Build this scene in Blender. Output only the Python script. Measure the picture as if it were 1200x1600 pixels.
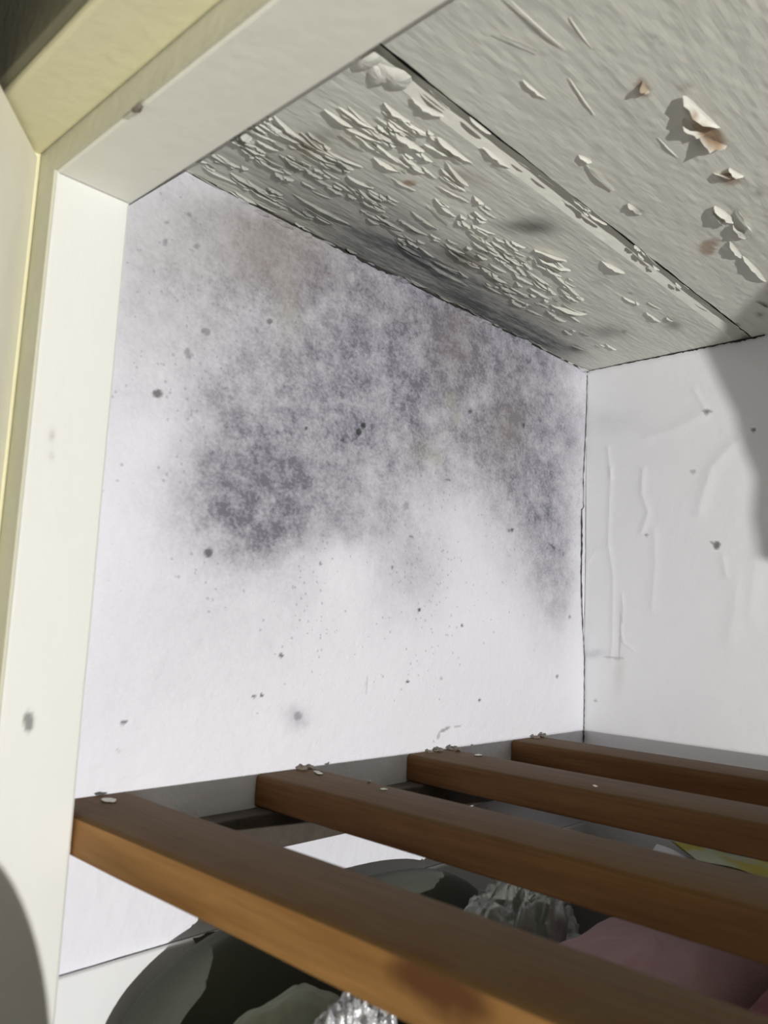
import bpy, math, random
import numpy as np
from mathutils import Vector, Matrix

for o in list(bpy.data.objects):
    bpy.data.objects.remove(o)
SC = bpy.context.scene
COL = SC.collection
U = 0.345                      # metres per drawing unit (shelf top to ceiling = 1 unit)
D = 1.261                     # depth of the cupboard's left wall in units
random.seed(11)

# ------------------------------------------------------------ camera
def add_camera():
    yaw, pitch, roll, f = -0.7643, 0.1348, 0.0434, 1250.9
    cy, sy = math.cos(yaw), math.sin(yaw)
    F = Vector((sy*math.cos(pitch), cy*math.cos(pitch), math.sin(pitch)))
    r = Vector((cy, -sy, 0)); u = r.cross(F)
    c, s = math.cos(roll), math.sin(roll)
    r2, u2 = c*r+s*u, -s*r+c*u
    M = Matrix(((r2.x, u2.x, -F.x), (r2.y, u2.y, -F.y), (r2.z, u2.z, -F.z))).to_4x4()
    M.translation = Vector((1.1239, -0.7248, 0.2691))*U
    cam = bpy.data.cameras.new('camera'); ob = bpy.data.objects.new('camera', cam)
    COL.objects.link(ob); ob.matrix_world = M
    cam.sensor_fit = 'VERTICAL'; cam.sensor_height = 36; cam.sensor_width = 27
    cam.lens = f/1600*36
    cam.clip_start = 0.005
    cam.dof.use_dof = True; cam.dof.focus_distance = 0.66; cam.dof.aperture_fstop = 13
    SC.camera = ob
add_camera()

# ------------------------------------------------------------ light and exposure
SC.view_settings.view_transform = 'Standard'; SC.view_settings.look = 'None'
SC.view_settings.gamma = 1; SC.view_settings.use_curve_mapping = False
SC.view_settings.exposure = 0.0
W = bpy.data.worlds.new('room_light'); SC.world = W; W.use_nodes = True
W.node_tree.nodes['Background'].inputs[0].default_value = (1.0, 0.95, 0.82, 1)
W.node_tree.nodes['Background'].inputs[1].default_value = 0.038
LP = Vector((3.9, -1.0, 0.0))*U
ld = bpy.data.lights.new('window_glint', 'POINT'); lo = bpy.data.objects.new('window_glint', ld); COL.objects.link(lo)
lo.location = LP; ld.energy = 65; ld.shadow_soft_size = 0.0013; ld.color = (1.0, 0.985, 0.95)
# ------------------------------------------------------------ survey of the stains, cracks and flakes (wall coordinates, units)
STAIN_A=[
('g',-0.0406,0.8369,6.7,0.59,2.48,-6.83,0.22),('g',0.1316,0.8993,6.08,-2.45,-0.18,-8.39,0.34),('g',0.3648,0.9012,4.2,-1.55,0.48,-8.74,0.34),
('g',0.2201,0.7531,4.47,0.33,1.99,-7.25,0.3),('b',0.1048,0.9571,12.56,-4.89,0.14,-23.66,0.42),('b',0.0885,0.8897,16.88,-5.11,1.62,-28.42,0.3),
('g',0.1274,0.9536,10.51,-4.72,-1.36,-28.19,0.3),('g',0.1629,0.4993,9.76,0.76,1.53,-10.1,0.2),('b',0.2063,0.9393,9.75,-4.1,-0.05,-20.67,0.25),
('b',0.1693,0.8441,37.19,-1.15,4.57,-17.88,0.18),('o',0.1696,0.8404,40.57,3.1,6.89,-21.15,0.3),('o',0.186,0.9959,17.49,-8.07,-1.59,-58.92,0.25),
('G',0.6317,0.9571,3.96,-2.14,0.05,-10.94,0.28),('g',0.6113,0.9054,3.68,-1.58,0.46,-9.02,0.28),('b',0.6684,0.9298,16.69,-1.38,2.81,-11.76,0.35),
('g',0.5066,0.8316,5.07,-0.94,1.31,-8.66,0.28),('g',0.8338,0.9213,3.69,-2.22,-0.07,-8.0,0.42),('g',1.0372,0.9068,5.85,-3.11,0.4,-9.02,0.38),
('G',0.84,0.7688,14.12,-5.24,0.55,-10.09,0.4),('b',0.8665,0.7827,12.79,-3.1,1.15,-10.15,0.2),('g',0.9812,0.7571,5.63,0.19,1.49,-7.43,0.42),
('g',0.9572,0.6036,7.73,0.27,1.12,-7.64,0.42),('g',1.0487,0.5162,9.38,0.28,0.83,-7.49,0.35),('g',1.1076,0.4044,13.25,0.35,0.59,-8.52,0.3),
('g',1.1381,0.7177,11.72,0.29,0.91,-5.16,0.25),('g',0.4714,0.738,4.35,-0.79,1.01,-8.91,0.3),('g',0.3616,0.6724,4.62,0.31,2.37,-10.86,0.26),
('g',0.2989,0.57,5.94,0.42,1.75,-9.94,0.28),('g',0.4443,0.542,5.81,0.36,2.28,-15.0,0.24),('g',0.6438,0.7192,7.26,0.37,2.38,-11.23,0.25),
('G',0.0483,0.6242,25.15,2.11,8.48,-36.94,0.22),('g',0.1081,0.6461,11.79,0.95,6.68,-28.58,0.25),('G',0.1765,0.5131,26.22,-0.86,1.0,-11.36,0.3),
('g',0.1204,0.4928,8.92,0.72,1.78,-11.7,0.38),('g',0.1468,0.4279,12.22,3.76,5.56,-21.35,0.5),('g',0.1719,0.4773,15.08,1.17,2.0,-14.3,0.4),
('g',0.1008,0.4785,12.16,0.99,2.16,-14.81,0.25),('g',0.0572,0.4393,21.93,1.84,2.13,-16.64,0.25),('g',0.0245,0.5217,17.45,1.49,3.22,-18.31,0.2),
('G',0.0115,0.4816,88.99,7.69,14.4,-92.94,0.35),('g',0.3417,0.4444,12.88,0.88,4.11,-36.25,0.35),('g',0.5098,0.4297,11.12,0.66,1.47,-14.86,0.32),
('g',0.5439,0.3652,12.23,0.71,1.03,-14.8,0.25),('g',0.4558,0.359,17.61,1.1,1.34,-19.23,0.12),('g',0.2392,0.3263,32.36,-5.04,-1.75,-24.27,0.28),
('s',0.2392,0.3263,24.89,-3.87,-1.53,-21.24,0.8),('s',0.2807,0.2517,34.9,2.53,0.58,-24.25,0.7),('s',0.1709,0.3962,11.45,0.89,2.15,-21.79,0.4),
('s',0.0409,0.3301,26.45,2.26,1.1,-15.73,0.3),('g',0.7411,0.6783,7.05,-3.43,-0.58,-15.51,0.18),('s',0.7435,0.6254,13.54,0.62,2.2,-13.16,0.5),
('s',0.4343,0.7019,3.24,0.2,1.37,-6.12,0.45),('s',0.0965,0.7903,4.68,0.38,2.18,-6.99,0.35),('s',0.5338,0.3644,8.22,0.48,0.65,-9.29,0.4),
('s',1.0423,0.735,4.64,0.14,0.92,-4.87,0.4),('o',0.6527,0.7719,71.69,3.62,17.26,-74.03,0.45),('o',0.6781,0.7325,70.54,3.48,17.82,-82.97,0.45),
('o',0.6032,0.6351,45.33,2.43,12.53,-69.3,0.35),('o',0.5598,0.6372,39.13,2.19,8.15,-44.05,0.25),('o',0.645,0.6972,87.17,4.46,17.16,-84.45,0.2),
('o',0.8817,0.7453,19.19,-9.88,-0.26,-23.34,0.18),('g',-0.0284,0.1649,4.39,0.4,-0.24,-11.28,0.06),('g',0.1681,0.2491,7.03,0.55,0.3,-12.82,0.08),
('g',0.0085,0.2761,13.81,1.21,0.44,-10.79,0.07),('g',1.2023,0.856,28.95,0.6,1.09,-4.97,0.1),('l',0.655,0.5015,7.48,-1.64,0.16,-15.25,0.3),
('l',0.3567,0.3521,9.63,0.66,1.4,-20.12,0.7),('l',-0.0935,0.5317,22.32,2.05,4.72,-24.32,0.5),('l',1.2178,0.9518,12.06,-6.87,1.3,-23.07,0.5),
('g',0.5207,0.5882,3.25,0.19,1.72,-10.31,0.2),('o',-0.1027,0.8579,6.12,0.56,2.96,-7.61,0.2),('G',0.9407,0.6665,6.69,2.89,2.32,-7.92,0.22),
('G',1.0879,0.4365,14.17,4.18,1.16,-7.38,0.2),('G',0.1213,0.4815,9.15,0.74,1.51,-10.34,0.2),('G',0.509,0.7895,7.23,-1.35,2.32,-17.41,0.12),
('G',0.3659,0.6078,9.27,0.62,3.61,-19.18,0.1),('G',0.2555,0.7121,12.16,0.88,4.38,-17.58,0.1),('b',0.4198,0.9331,11.23,-4.26,1.84,-27.17,0.12),
('g',0.4164,0.9884,5.17,-2.76,-0.73,-26.6,0.25),('g',0.8874,0.9611,3.93,-2.69,-0.67,-20.51,0.3),('k',-0.0849,0.6115,124.74,11.36,38.07,-158.7,0.75),
('k',0.0314,0.3675,132.88,11.41,14.22,-156.87,0.75),('k',0.3754,0.6556,137.16,9.04,39.66,-189.52,0.9),('k',0.3638,0.64,138.84,9.25,31.04,-152.77,0.9),
('k',0.2268,0.6196,315.92,23.41,56.17,-271.56,0.8),('k',0.3197,0.6144,193.23,13.35,76.37,-391.03,0.6),('g',0.2477,0.0899,55.2,4.15,-4.46,-80.78,0.4),
('k',0.2476,0.0921,110.39,8.29,-8.02,-148.04,0.4),('k',0.2007,0.2002,228.08,17.63,-0.34,-297.04,0.8),
('k',0.1454,0.1309,243.65,19.65,-11.45,-309.69,0.8),('k',0.1618,0.1325,287.38,22.92,-13.21,-368.34,0.9),
('k',-0.0956,0.1023,188.78,72.88,74.96,-404.12,0.8),('k',-0.1001,0.0618,648.0,61.38,-22.55,-270.73,0.6),
('k',-0.0353,0.6919,204.13,17.96,31.82,-114.05,0.45),('k',0.1263,0.7972,170.22,13.41,64.11,-206.54,0.6),
('k',-0.0043,0.7386,135.5,-64.4,-32.17,-160.87,0.45),('k',-0.0354,0.8784,198.62,17.3,84.65,-219.7,0.4),
('k',-0.0922,0.8985,280.72,25.28,123.07,-300.13,0.4),('k',-0.0547,0.9275,268.39,23.6,122.38,-292.84,0.4),
('k',-0.0938,0.8636,212.03,19.15,70.77,-181.53,0.4),('k',0.7248,0.7625,135.71,6.34,48.22,-216.52,0.7),
('k',0.9455,0.7749,173.0,6.02,31.39,-150.02,0.7),('k',0.9046,0.5035,182.05,6.83,23.51,-210.42,0.8),('k',0.891,0.5004,183.91,7.04,35.26,-317.29,0.6),
('k',0.5685,0.2949,193.07,10.92,14.52,-370.43,0.9),('k',0.2801,0.3708,309.69,22.35,33.78,-415.49,0.6),
('k',0.5425,0.1462,250.6,14.65,-9.27,-383.57,0.9),('k',0.7173,0.2664,214.29,10.37,8.93,-350.23,0.7),
('k',0.7895,0.0985,205.62,9.21,-14.07,-348.97,0.9),('k',0.4199,0.1429,369.89,-22.86,-5.03,-57.9,0.25),
('k',0.6675,0.0409,48.2,37.11,74.31,-330.19,0.5),('k',0.6464,0.0289,224.13,-52.79,-26.63,-148.11,0.4),
('k',0.712,0.0449,87.91,4.33,-30.48,-483.84,0.4),('k',1.0867,0.4816,44.61,-69.02,-124.03,-284.42,0.6),
('k',1.1443,0.4667,154.44,3.78,17.54,-194.78,0.4),('k',0.533,0.4483,163.17,9.47,38.83,-366.92,0.6),('k',0.4775,0.3789,258.57,15.85,29.56,-379.81,0.7),
('k',0.515,0.5117,123.43,7.26,16.36,-121.98,0.35),('k',0.6505,0.588,109.6,5.61,72.16,-456.84,0.6),('k',0.6509,0.1504,228.65,11.98,-7.82,-366.15,0.4),
('k',1.1207,0.1452,160.64,4.21,-6.04,-306.85,0.6),('k',1.1808,0.3002,152.5,3.46,9.7,-294.77,0.5),]
STAIN_C=[
('g',0.07,0.1256,7.43,15.08,-28.92,-0.1,0.3),('g',0.0526,0.2877,4.64,8.03,-18.75,-1.07,0.5),('g',0.0462,0.4651,4.27,6.1,-16.08,-0.89,0.55),
('g',0.0387,0.6751,4.87,5.78,-14.75,-0.79,0.6),('g',0.0294,0.8992,6.7,6.54,-15.22,-0.26,0.55),('g',0.0434,0.9961,15.0,12.11,-21.2,3.35,0.4),
('g',0.0444,0.3688,2.4,3.97,-16.02,-1.61,0.3),('g',0.0409,0.8263,4.9,5.16,-15.07,-0.75,0.35),('g',0.1606,0.1495,3.55,6.83,-22.14,-0.11,0.22),
('g',0.0833,-0.0107,5.44,14.52,-26.27,-1.29,0.2),('g',0.1675,0.2389,4.83,8.58,-23.65,-1.03,0.22),('g',0.1089,0.4946,6.06,8.93,-20.07,-2.38,0.25),
('g',0.1527,0.7393,5.51,6.28,-15.81,-1.38,0.18),('d',0.3366,0.4469,23.12,16.65,-40.13,35.15,0.75),('d',0.3599,0.4533,40.78,25.95,-29.25,36.46,0.35),
('d',0.1574,0.4653,25.66,23.75,-35.55,20.8,0.6),('b',0.1723,0.488,30.89,23.57,-15.36,19.48,0.35),('d',0.234,0.0107,28.87,23.59,-19.87,64.72,0.35),
('o',0.2316,0.0261,18.2,16.4,-15.96,36.24,0.35),('d',0.2096,0.0809,46.97,50.12,-49.33,60.06,0.5),('d',0.1536,0.0469,23.3,41.21,-88.38,23.29,0.5),
('b',0.2081,0.0176,65.5,75.3,-53.16,64.37,0.6),('d',0.1904,1.0088,25.64,14.75,-26.65,22.08,0.5),('d',0.3399,1.0677,66.69,34.25,-42.1,23.38,0.6),
('d',0.0695,1.0761,46.8,29.0,-47.12,38.41,0.75),('d',0.3201,0.739,67.01,36.54,-38.18,49.08,0.2),('w',0.2668,0.1967,69.86,75.15,-108.9,69.67,0.8),
('b',0.3516,0.2409,37.23,42.87,-94.92,30.27,0.4),('w',0.6984,0.3708,17.27,21.59,-92.95,7.89,1.0),('w',0.7003,0.305,45.7,70.73,-182.79,9.77,0.8),
('d',0.6794,0.3899,63.83,54.82,-107.59,25.29,0.4),('w',0.669,0.22,132.8,25.53,1.22,53.59,0.8),('w',0.6752,0.5153,60.98,28.79,-55.82,37.92,0.75),
('w',0.5538,0.7298,62.7,37.05,-50.12,16.72,0.75),('w',0.5748,0.7133,104.9,40.72,-40.62,51.07,0.5),('d',0.7221,0.1465,38.93,62.11,-406.93,56.49,0.4),
('b',0.713,0.2536,142.32,60.58,-98.73,117.51,0.5),('d',0.5161,0.5201,64.96,58.97,-166.4,25.06,0.5),('d',0.5555,0.3133,66.58,97.0,-147.42,4.7,0.2),
('d',0.6456,0.6246,42.25,34.17,-254.83,33.09,0.25),('d',0.5179,1.1221,135.13,54.37,-92.88,53.95,0.7),('d',0.6986,0.5869,197.33,66.1,-79.04,97.21,0.4),
('d',0.6297,0.7156,31.96,27.72,-254.35,15.29,0.4),('k',0.2142,0.4851,213.53,156.45,-111.74,141.26,0.7),
('k',0.3451,0.834,335.14,167.15,-89.15,115.44,0.5),('k',0.2273,1.0365,147.54,74.92,-54.82,73.09,0.4),]
STAIN_B=[
('k',0.3606,0.4884,132.14,-49.67,-43.41,-107.31,0.85),('k',0.3497,0.4951,196.45,-74.01,-119.1,-293.82,0.5),
('k',0.3408,0.8319,86.61,-8.44,-57.83,-238.31,0.55),('k',0.3391,0.8271,197.01,-36.91,-48.94,-147.1,0.5),
('k',0.4535,0.7667,223.16,-4.09,-28.22,-209.06,0.8),('k',0.3033,0.6785,151.9,-1.37,-19.67,-201.14,0.4),
('k',0.1779,0.5215,226.02,-0.25,-12.45,-295.57,0.6),('g',0.0661,0.8408,12.9,0.08,-5.56,-39.19,0.12),('b',0.1013,0.1619,91.95,-8.42,-0.13,-23.13,0.2),
('g',0.0321,0.2044,51.06,10.62,25.07,-115.47,0.35),('k',0.0883,0.1977,38.95,-3.54,-6.79,-397.5,0.35),('k',0.0332,0.0811,264.44,2.2,29.22,-298.16,0.5),
('k',0.1063,0.2706,365.65,-19.53,-0.13,-14.89,0.3),('g',0.2456,0.2521,6.02,-0.03,0.3,-6.26,0.03),]
STAIN_J=[
('d',-0.1798,0.6573,395.22,15.89,14.86,-63.31,0.9),('d',-0.1787,0.581,334.4,1.43,7.88,-51.54,0.9),('w',-0.2784,0.1248,174.06,18.05,-4.67,-87.15,0.9),
('d',-0.2855,0.4907,381.95,38.94,36.17,-186.39,0.4),('d',-0.2828,0.4644,382.51,39.0,39.55,-224.74,0.3),]
CREASES=[
([(-0.0029,0.8079),(0.0855,0.7965),(0.1601,0.7781),(0.2486,0.7943),(0.3244,0.8209)],0.006,0.02),([(0.3085,0.891),(0.3328,0.8448)],0.003,0.01),
([(0.4565,0.7695),(0.395,0.7291),(0.3504,0.6853),(0.3304,0.6218),(0.317,0.5739)],0.005,0.018),
([(0.0764,0.7096),(0.0713,0.5892),(0.068,0.5016),(0.0836,0.4146),(0.0826,0.2443),(0.0791,0.1937)],0.003,0.008),
([(0.1691,0.6951),(0.1655,0.6349),(0.1833,0.5823),(0.1655,0.5322)],0.004,0.01),([(0.199,0.5306),(0.2023,0.4469),(0.1916,0.3312)],0.003,0.012),
([(0.1097,0.3634),(0.1063,0.2706),(0.1155,0.2376),(0.1425,0.2224)],0.003,0.006),([(0.3757,0.4595),(0.3827,0.4125)],0.003,0.01),
([(0.4055,0.4124),(0.4013,0.3355),(0.3881,0.2588)],0.003,0.02),([(0.4589,0.5035),(0.447,0.4121),(0.4366,0.3212)],0.003,0.02),
([(0.0067,0.4504),(0.0298,0.4852),(0.0719,0.4927)],0.002,0.008),([(0.0665,0.7682),(0.0765,0.6864)],0.003,0.008),]
CRACK_A=[
(1.2742,0.9981,0.0033),(1.2857,0.9669,0.0028),(1.2575,0.9204,0.0022),(1.2523,0.8113,0.0028),(1.2437,0.6998,0.0033),(1.2455,0.6061,0.0028),
(1.2353,0.5957,0.0056),(1.2371,0.5016,0.0067),(1.2354,0.4133,0.0067),(1.2442,0.3093,0.0039),(1.2527,0.2231,0.0028),(1.2671,0.1887,0.0024),
(1.2644,0.1458,0.0024),(1.2758,0.0857,0.0028),(1.2765,0.0432,0.0024),(1.26,0.0171,0.0024),(1.257,-0.0079,0.0044),(1.2575,-0.0313,0.0056),]
EDGE_A=[
(-0.0552,1.0042,0.0017),(0.0378,0.9939,0.0022),(0.1394,0.9935,0.0022),(0.2357,0.9868,0.0044),(0.2961,0.9818,0.0078),(0.3407,0.9861,0.0089),
(0.4167,0.9829,0.0089),(0.4566,0.9826,0.0033),(0.5847,0.9801,0.0044),(0.6307,0.9767,0.0056),(0.7272,0.979,0.0033),(0.7783,0.9801,0.0056),
(0.8868,0.9777,0.0033),(1.0351,0.9765,0.0033),(1.1822,0.9909,0.0044),(1.2742,1.0019,0.0044),]
EDGE_B=[
(0.0074,0.9971,0.0044),(0.0846,0.9974,0.0033),(0.1601,0.999,0.0039),(0.2671,0.9971,0.0044),(0.3179,0.9987,0.0067),(0.3831,0.9986,0.0044),
(0.4379,0.9985,0.0067),(0.4907,0.9983,0.0044),]
FLAKES=[
(0.1174,0.3572,0.075,0.006,-0.013,0.0021),(0.1583,0.0351,0.04,0.0033,-0.203,0.0048),(0.2264,-0.0706,0.014,0.0035,0.055,0.0051),
(0.2115,-0.0486,0.03,0.0056,0.25,0.0041),(0.1222,0.3301,0.014,0.0039,0.043,0.0031),(0.1367,-0.0439,0.02,0.0032,-0.094,0.0029),
(0.2055,0.0844,0.04,0.006,0.069,0.0041),(0.1781,0.0756,0.02,0.0055,0.045,0.0042),(0.2258,0.0454,0.075,0.0047,0.129,0.0034),
(0.1656,0.2061,0.055,0.0057,0.142,0.0033),(0.1715,0.4309,0.075,0.0048,0.075,0.004),(0.2376,0.0381,0.014,0.0044,0.016,0.0047),
(0.199,0.0649,0.03,0.0056,-0.097,0.0032),(0.1283,0.3622,0.04,0.004,-0.129,0.005),(0.1699,0.2204,0.02,0.0035,-0.114,0.003),
(0.1365,-0.0299,0.075,0.0059,0.135,0.002),(0.2252,0.0895,0.04,0.0057,-0.042,0.0054),(0.2027,0.2004,0.02,0.0048,-0.105,0.004),
(0.1546,0.6159,0.055,0.0031,0.057,0.0033),(0.1808,0.1916,0.075,0.0041,-0.119,0.0054),(0.2072,0.1667,0.03,0.006,-0.073,0.0025),
(0.1511,-0.0583,0.04,0.0028,0.194,0.0039),(0.2213,0.0106,0.03,0.0038,-0.079,0.0043),(0.1084,0.3516,0.014,0.0029,-0.064,0.0024),
(0.1184,0.3484,0.014,0.0044,-0.096,0.0041),(0.2019,0.3287,0.04,0.0057,0.114,0.0049),(0.2323,0.0259,0.075,0.0047,-0.081,0.0025),
(0.1253,-0.0233,0.014,0.0055,0.001,0.0043),(0.1899,-0.0707,0.055,0.0032,-0.101,0.002),(0.1243,0.0171,0.055,0.0049,0.075,0.0038),
(0.1464,-0.0031,0.03,0.0043,-0.037,0.0021),(0.1962,0.1849,0.04,0.0058,0.031,0.0037),(0.1504,-0.0504,0.04,0.0051,0.008,0.0054),
(0.2229,0.0602,0.03,0.006,0.044,0.0045),(0.1944,0.0036,0.014,0.0031,0.059,0.0021),(0.1817,-0.0197,0.03,0.0058,0.013,0.005),
(0.1413,0.215,0.014,0.0037,0.039,0.0028),(0.1451,0.3678,0.02,0.0029,0.063,0.0045),(0.1371,0.2973,0.055,0.0042,0.084,0.0031),
(0.1746,0.3811,0.02,0.0054,-0.014,0.0026),(0.1187,0.3442,0.03,0.0028,0.145,0.0034),(0.216,0.0996,0.014,0.0058,0.058,0.0053),
(0.1526,0.1276,0.04,0.0046,0.01,0.0046),(0.2005,0.2016,0.075,0.0031,0.011,0.0035),(0.1299,-0.038,0.03,0.0058,0.026,0.0047),
(0.1445,-0.0596,0.075,0.005,-0.023,0.0053),(0.1803,0.3707,0.03,0.0032,0.039,0.0031),(0.2403,0.0161,0.04,0.0051,-0.109,0.003),
(0.157,-0.057,0.03,0.0043,-0.011,0.0021),(0.1213,0.0569,0.02,0.0048,0.221,0.0049),(0.1738,0.158,0.075,0.006,-0.233,0.0041),
(0.2116,0.2184,0.03,0.0041,-0.048,0.0028),(0.2083,0.0274,0.055,0.0046,0.014,0.0033),(0.163,0.4619,0.075,0.0057,-0.157,0.005),
(0.2079,-0.0329,0.075,0.0038,0.141,0.0046),(0.1785,0.1827,0.055,0.0049,-0.077,0.0048),(0.1428,0.2438,0.02,0.0056,0.134,0.0041),
(0.1798,0.2069,0.055,0.0052,0.019,0.0034),(0.1343,0.3149,0.055,0.0035,-0.005,0.0047),(0.2055,0.2142,0.014,0.0058,0.021,0.0028),
(0.1941,0.057,0.055,0.0031,0.034,0.0034),(0.1486,0.2812,0.075,0.0058,-0.011,0.0045),(0.1738,0.1465,0.055,0.0048,0.003,0.0023),
(0.1425,-0.034,0.04,0.005,0.094,0.0052),(0.1505,-0.0248,0.02,0.0032,-0.044,0.0047),(0.1604,0.2529,0.014,0.004,0.074,0.0048),
(0.1331,0.0436,0.02,0.0044,-0.063,0.0023),(0.1264,0.4086,0.055,0.0032,-0.134,0.0034),(0.1587,0.4995,0.02,0.0031,-0.101,0.002),
(0.2057,0.1426,0.055,0.0031,0.129,0.0054),(0.1363,-0.0566,0.055,0.0043,-0.162,0.0043),(0.1206,0.5318,0.04,0.0029,-0.108,0.0049),
(0.1168,0.0398,0.03,0.0055,-0.213,0.0055),(0.1673,-0.0256,0.04,0.0031,0.113,0.0044),(0.1229,0.1288,0.04,0.0036,0.186,0.0021),
(0.1772,-0.0514,0.075,0.0042,-0.102,0.0031),(0.2327,0.0698,0.075,0.0052,0.154,0.0035),(0.1292,0.2523,0.03,0.003,0.008,0.0038),
(0.2287,0.0237,0.075,0.0031,-0.139,0.0039),(0.1762,0.0474,0.02,0.0053,0.047,0.0029),(0.1747,0.0383,0.04,0.0059,0.062,0.004),
(0.205,0.3136,0.075,0.0058,-0.103,0.0021),(0.1936,-0.0626,0.04,0.0038,-0.111,0.0049),(0.1286,0.0953,0.03,0.0037,-0.017,0.003),
(0.1644,0.0298,0.055,0.0035,0.071,0.0023),(0.1374,0.0105,0.04,0.0045,0.044,0.0053),(0.1734,0.0224,0.02,0.0042,0.037,0.003),
(0.1276,-0.003,0.03,0.0057,-0.167,0.0038),(0.1631,0.0768,0.04,0.003,-0.018,0.0053),(0.1143,0.5067,0.055,0.0042,0.054,0.0036),
(0.1573,0.3352,0.03,0.006,0.095,0.0024),(0.2133,-0.0535,0.075,0.0044,-0.034,0.0036),(0.2103,-0.0359,0.04,0.0037,-0.132,0.0048),
(0.1715,0.2821,0.014,0.0058,0.03,0.0025),(0.1793,0.1433,0.02,0.0038,0.075,0.0021),(0.14,0.2958,0.055,0.0055,0.208,0.0047),
(0.1971,0.2041,0.014,0.0053,0.027,0.0038),(0.1927,0.4032,0.03,0.0046,0.048,0.002),(0.1617,0.1642,0.02,0.0054,0.078,0.0035),
(0.1789,0.4298,0.055,0.0044,0.062,0.0042),(0.2025,-0.0183,0.04,0.0033,0.07,0.0038),(0.1325,-0.0157,0.04,0.0055,-0.017,0.0035),
(0.1711,0.326,0.075,0.0053,-0.007,0.004),(0.1374,0.3431,0.04,0.004,-0.06,0.0025),(0.1714,0.1553,0.014,0.0036,-0.046,0.0022),
(0.2005,0.2965,0.014,0.0031,0.159,0.0031),(0.1156,0.4813,0.075,0.005,0.104,0.0036),(0.1637,0.0465,0.014,0.0048,0.027,0.0023),
(0.1635,0.1298,0.02,0.004,0.036,0.0032),(0.16,0.0404,0.03,0.0044,-0.013,0.0051),(0.1795,0.2159,0.014,0.0057,-0.089,0.0043),
(0.1569,0.0907,0.055,0.006,-0.042,0.0024),(0.1382,-0.065,0.03,0.0029,0.117,0.0052),(0.1801,-0.0656,0.075,0.0038,0.095,0.0035),
(0.1774,0.1763,0.014,0.0034,-0.078,0.0042),(0.1619,0.5909,0.04,0.0042,0.013,0.0036),(0.2238,0.0067,0.075,0.0046,-0.036,0.0054),
(0.2237,0.0363,0.02,0.0043,0.044,0.0041),(0.1404,0.2373,0.055,0.0029,0.087,0.0023),(0.175,0.0936,0.014,0.003,0.075,0.0037),
(0.1539,-0.0643,0.02,0.0032,-0.016,0.0051),(0.1075,0.3777,0.075,0.0048,-0.043,0.0052),(0.1841,0.0941,0.04,0.0034,-0.004,0.0026),
(0.1635,0.4986,0.075,0.0053,0.033,0.0046),(0.2087,0.0524,0.055,0.0045,0.077,0.0041),(0.2797,0.1506,0.03,0.0037,-0.127,0.0028),
(0.3354,0.144,0.03,0.0031,0.039,0.0039),(0.2582,0.186,0.055,0.0062,0.093,0.0021),(0.3436,0.0876,0.055,0.0047,0.014,0.0053),
(0.3779,0.0321,0.03,0.0052,0.039,0.003),(0.2762,0.0591,0.055,0.0036,-0.037,0.0035),(0.2562,0.3623,0.04,0.006,0.187,0.0022),
(0.2309,0.5169,0.055,0.0049,-0.023,0.0046),(0.3117,0.3538,0.055,0.005,-0.022,0.002),(0.2802,0.3492,0.02,0.0061,0.055,0.0022),
(0.2384,0.3064,0.075,0.0054,-0.16,0.0032),(0.326,0.0568,0.055,0.0045,-0.064,0.0022),(0.2985,0.1094,0.075,0.0036,-0.097,0.0043),
(0.3378,0.1594,0.03,0.0035,-0.072,0.0048),(0.2925,0.0975,0.02,0.006,0.031,0.0032),(0.2935,0.1021,0.075,0.0047,-0.002,0.0042),
(0.3488,0.0659,0.02,0.0039,0.111,0.0053),(0.264,0.3815,0.014,0.0028,-0.035,0.0052),(0.3666,0.0484,0.04,0.0061,0.094,0.002),
(0.2622,0.3061,0.055,0.0049,-0.133,0.0044),(0.3372,0.1819,0.02,0.0052,-0.02,0.0021),(0.347,0.2188,0.075,0.0044,-0.178,0.0052),
(0.3158,0.0826,0.04,0.0044,-0.072,0.0022),(0.3729,0.1665,0.075,0.0043,-0.048,0.0022),(0.2939,0.0677,0.055,0.0056,-0.089,0.0041),
(0.3018,0.0753,0.014,0.0054,-0.058,0.0053),(0.3769,0.0986,0.03,0.0044,0.028,0.0051),(0.3518,0.0821,0.02,0.0041,-0.104,0.0035),
(0.318,0.1348,0.02,0.004,0.065,0.0034),(0.3858,0.11,0.014,0.0054,-0.018,0.0037),(0.2482,0.391,0.02,0.0044,0.034,0.0053),
(0.3722,0.0914,0.014,0.0052,-0.125,0.0047),(0.2526,0.4802,0.055,0.004,-0.063,0.0035),(0.2607,0.3067,0.03,0.0052,0.026,0.0026),
(0.3219,0.2438,0.055,0.0042,0.086,0.0036),(0.2607,0.4284,0.014,0.0048,-0.202,0.0042),(0.3141,0.197,0.04,0.0048,-0.145,0.0031),
(0.3224,0.3456,0.02,0.0048,-0.039,0.0025),(0.2629,0.4023,0.04,0.0032,-0.02,0.0036),(0.3815,0.1276,0.055,0.0061,0.02,0.0035),
(0.3704,0.1707,0.02,0.0033,0.145,0.0037),(0.3262,0.2303,0.04,0.0045,0.032,0.0032),(0.295,0.361,0.04,0.0032,-0.073,0.0045),
(0.258,0.3622,0.04,0.006,-0.063,0.0042),(0.3746,0.0765,0.075,0.003,0.117,0.0044),(0.2432,0.5235,0.04,0.0054,-0.038,0.0033),
(0.2626,0.5043,0.075,0.0039,0.055,0.0021),(0.3585,0.0643,0.055,0.0033,0.037,0.0022),(0.3017,0.2564,0.055,0.003,0.121,0.0021),
(0.274,0.4827,0.055,0.0058,-0.137,0.0045),(0.3744,0.0708,0.014,0.0052,-0.112,0.0036),(0.2762,0.1301,0.055,0.0044,0.066,0.0054),
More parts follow.
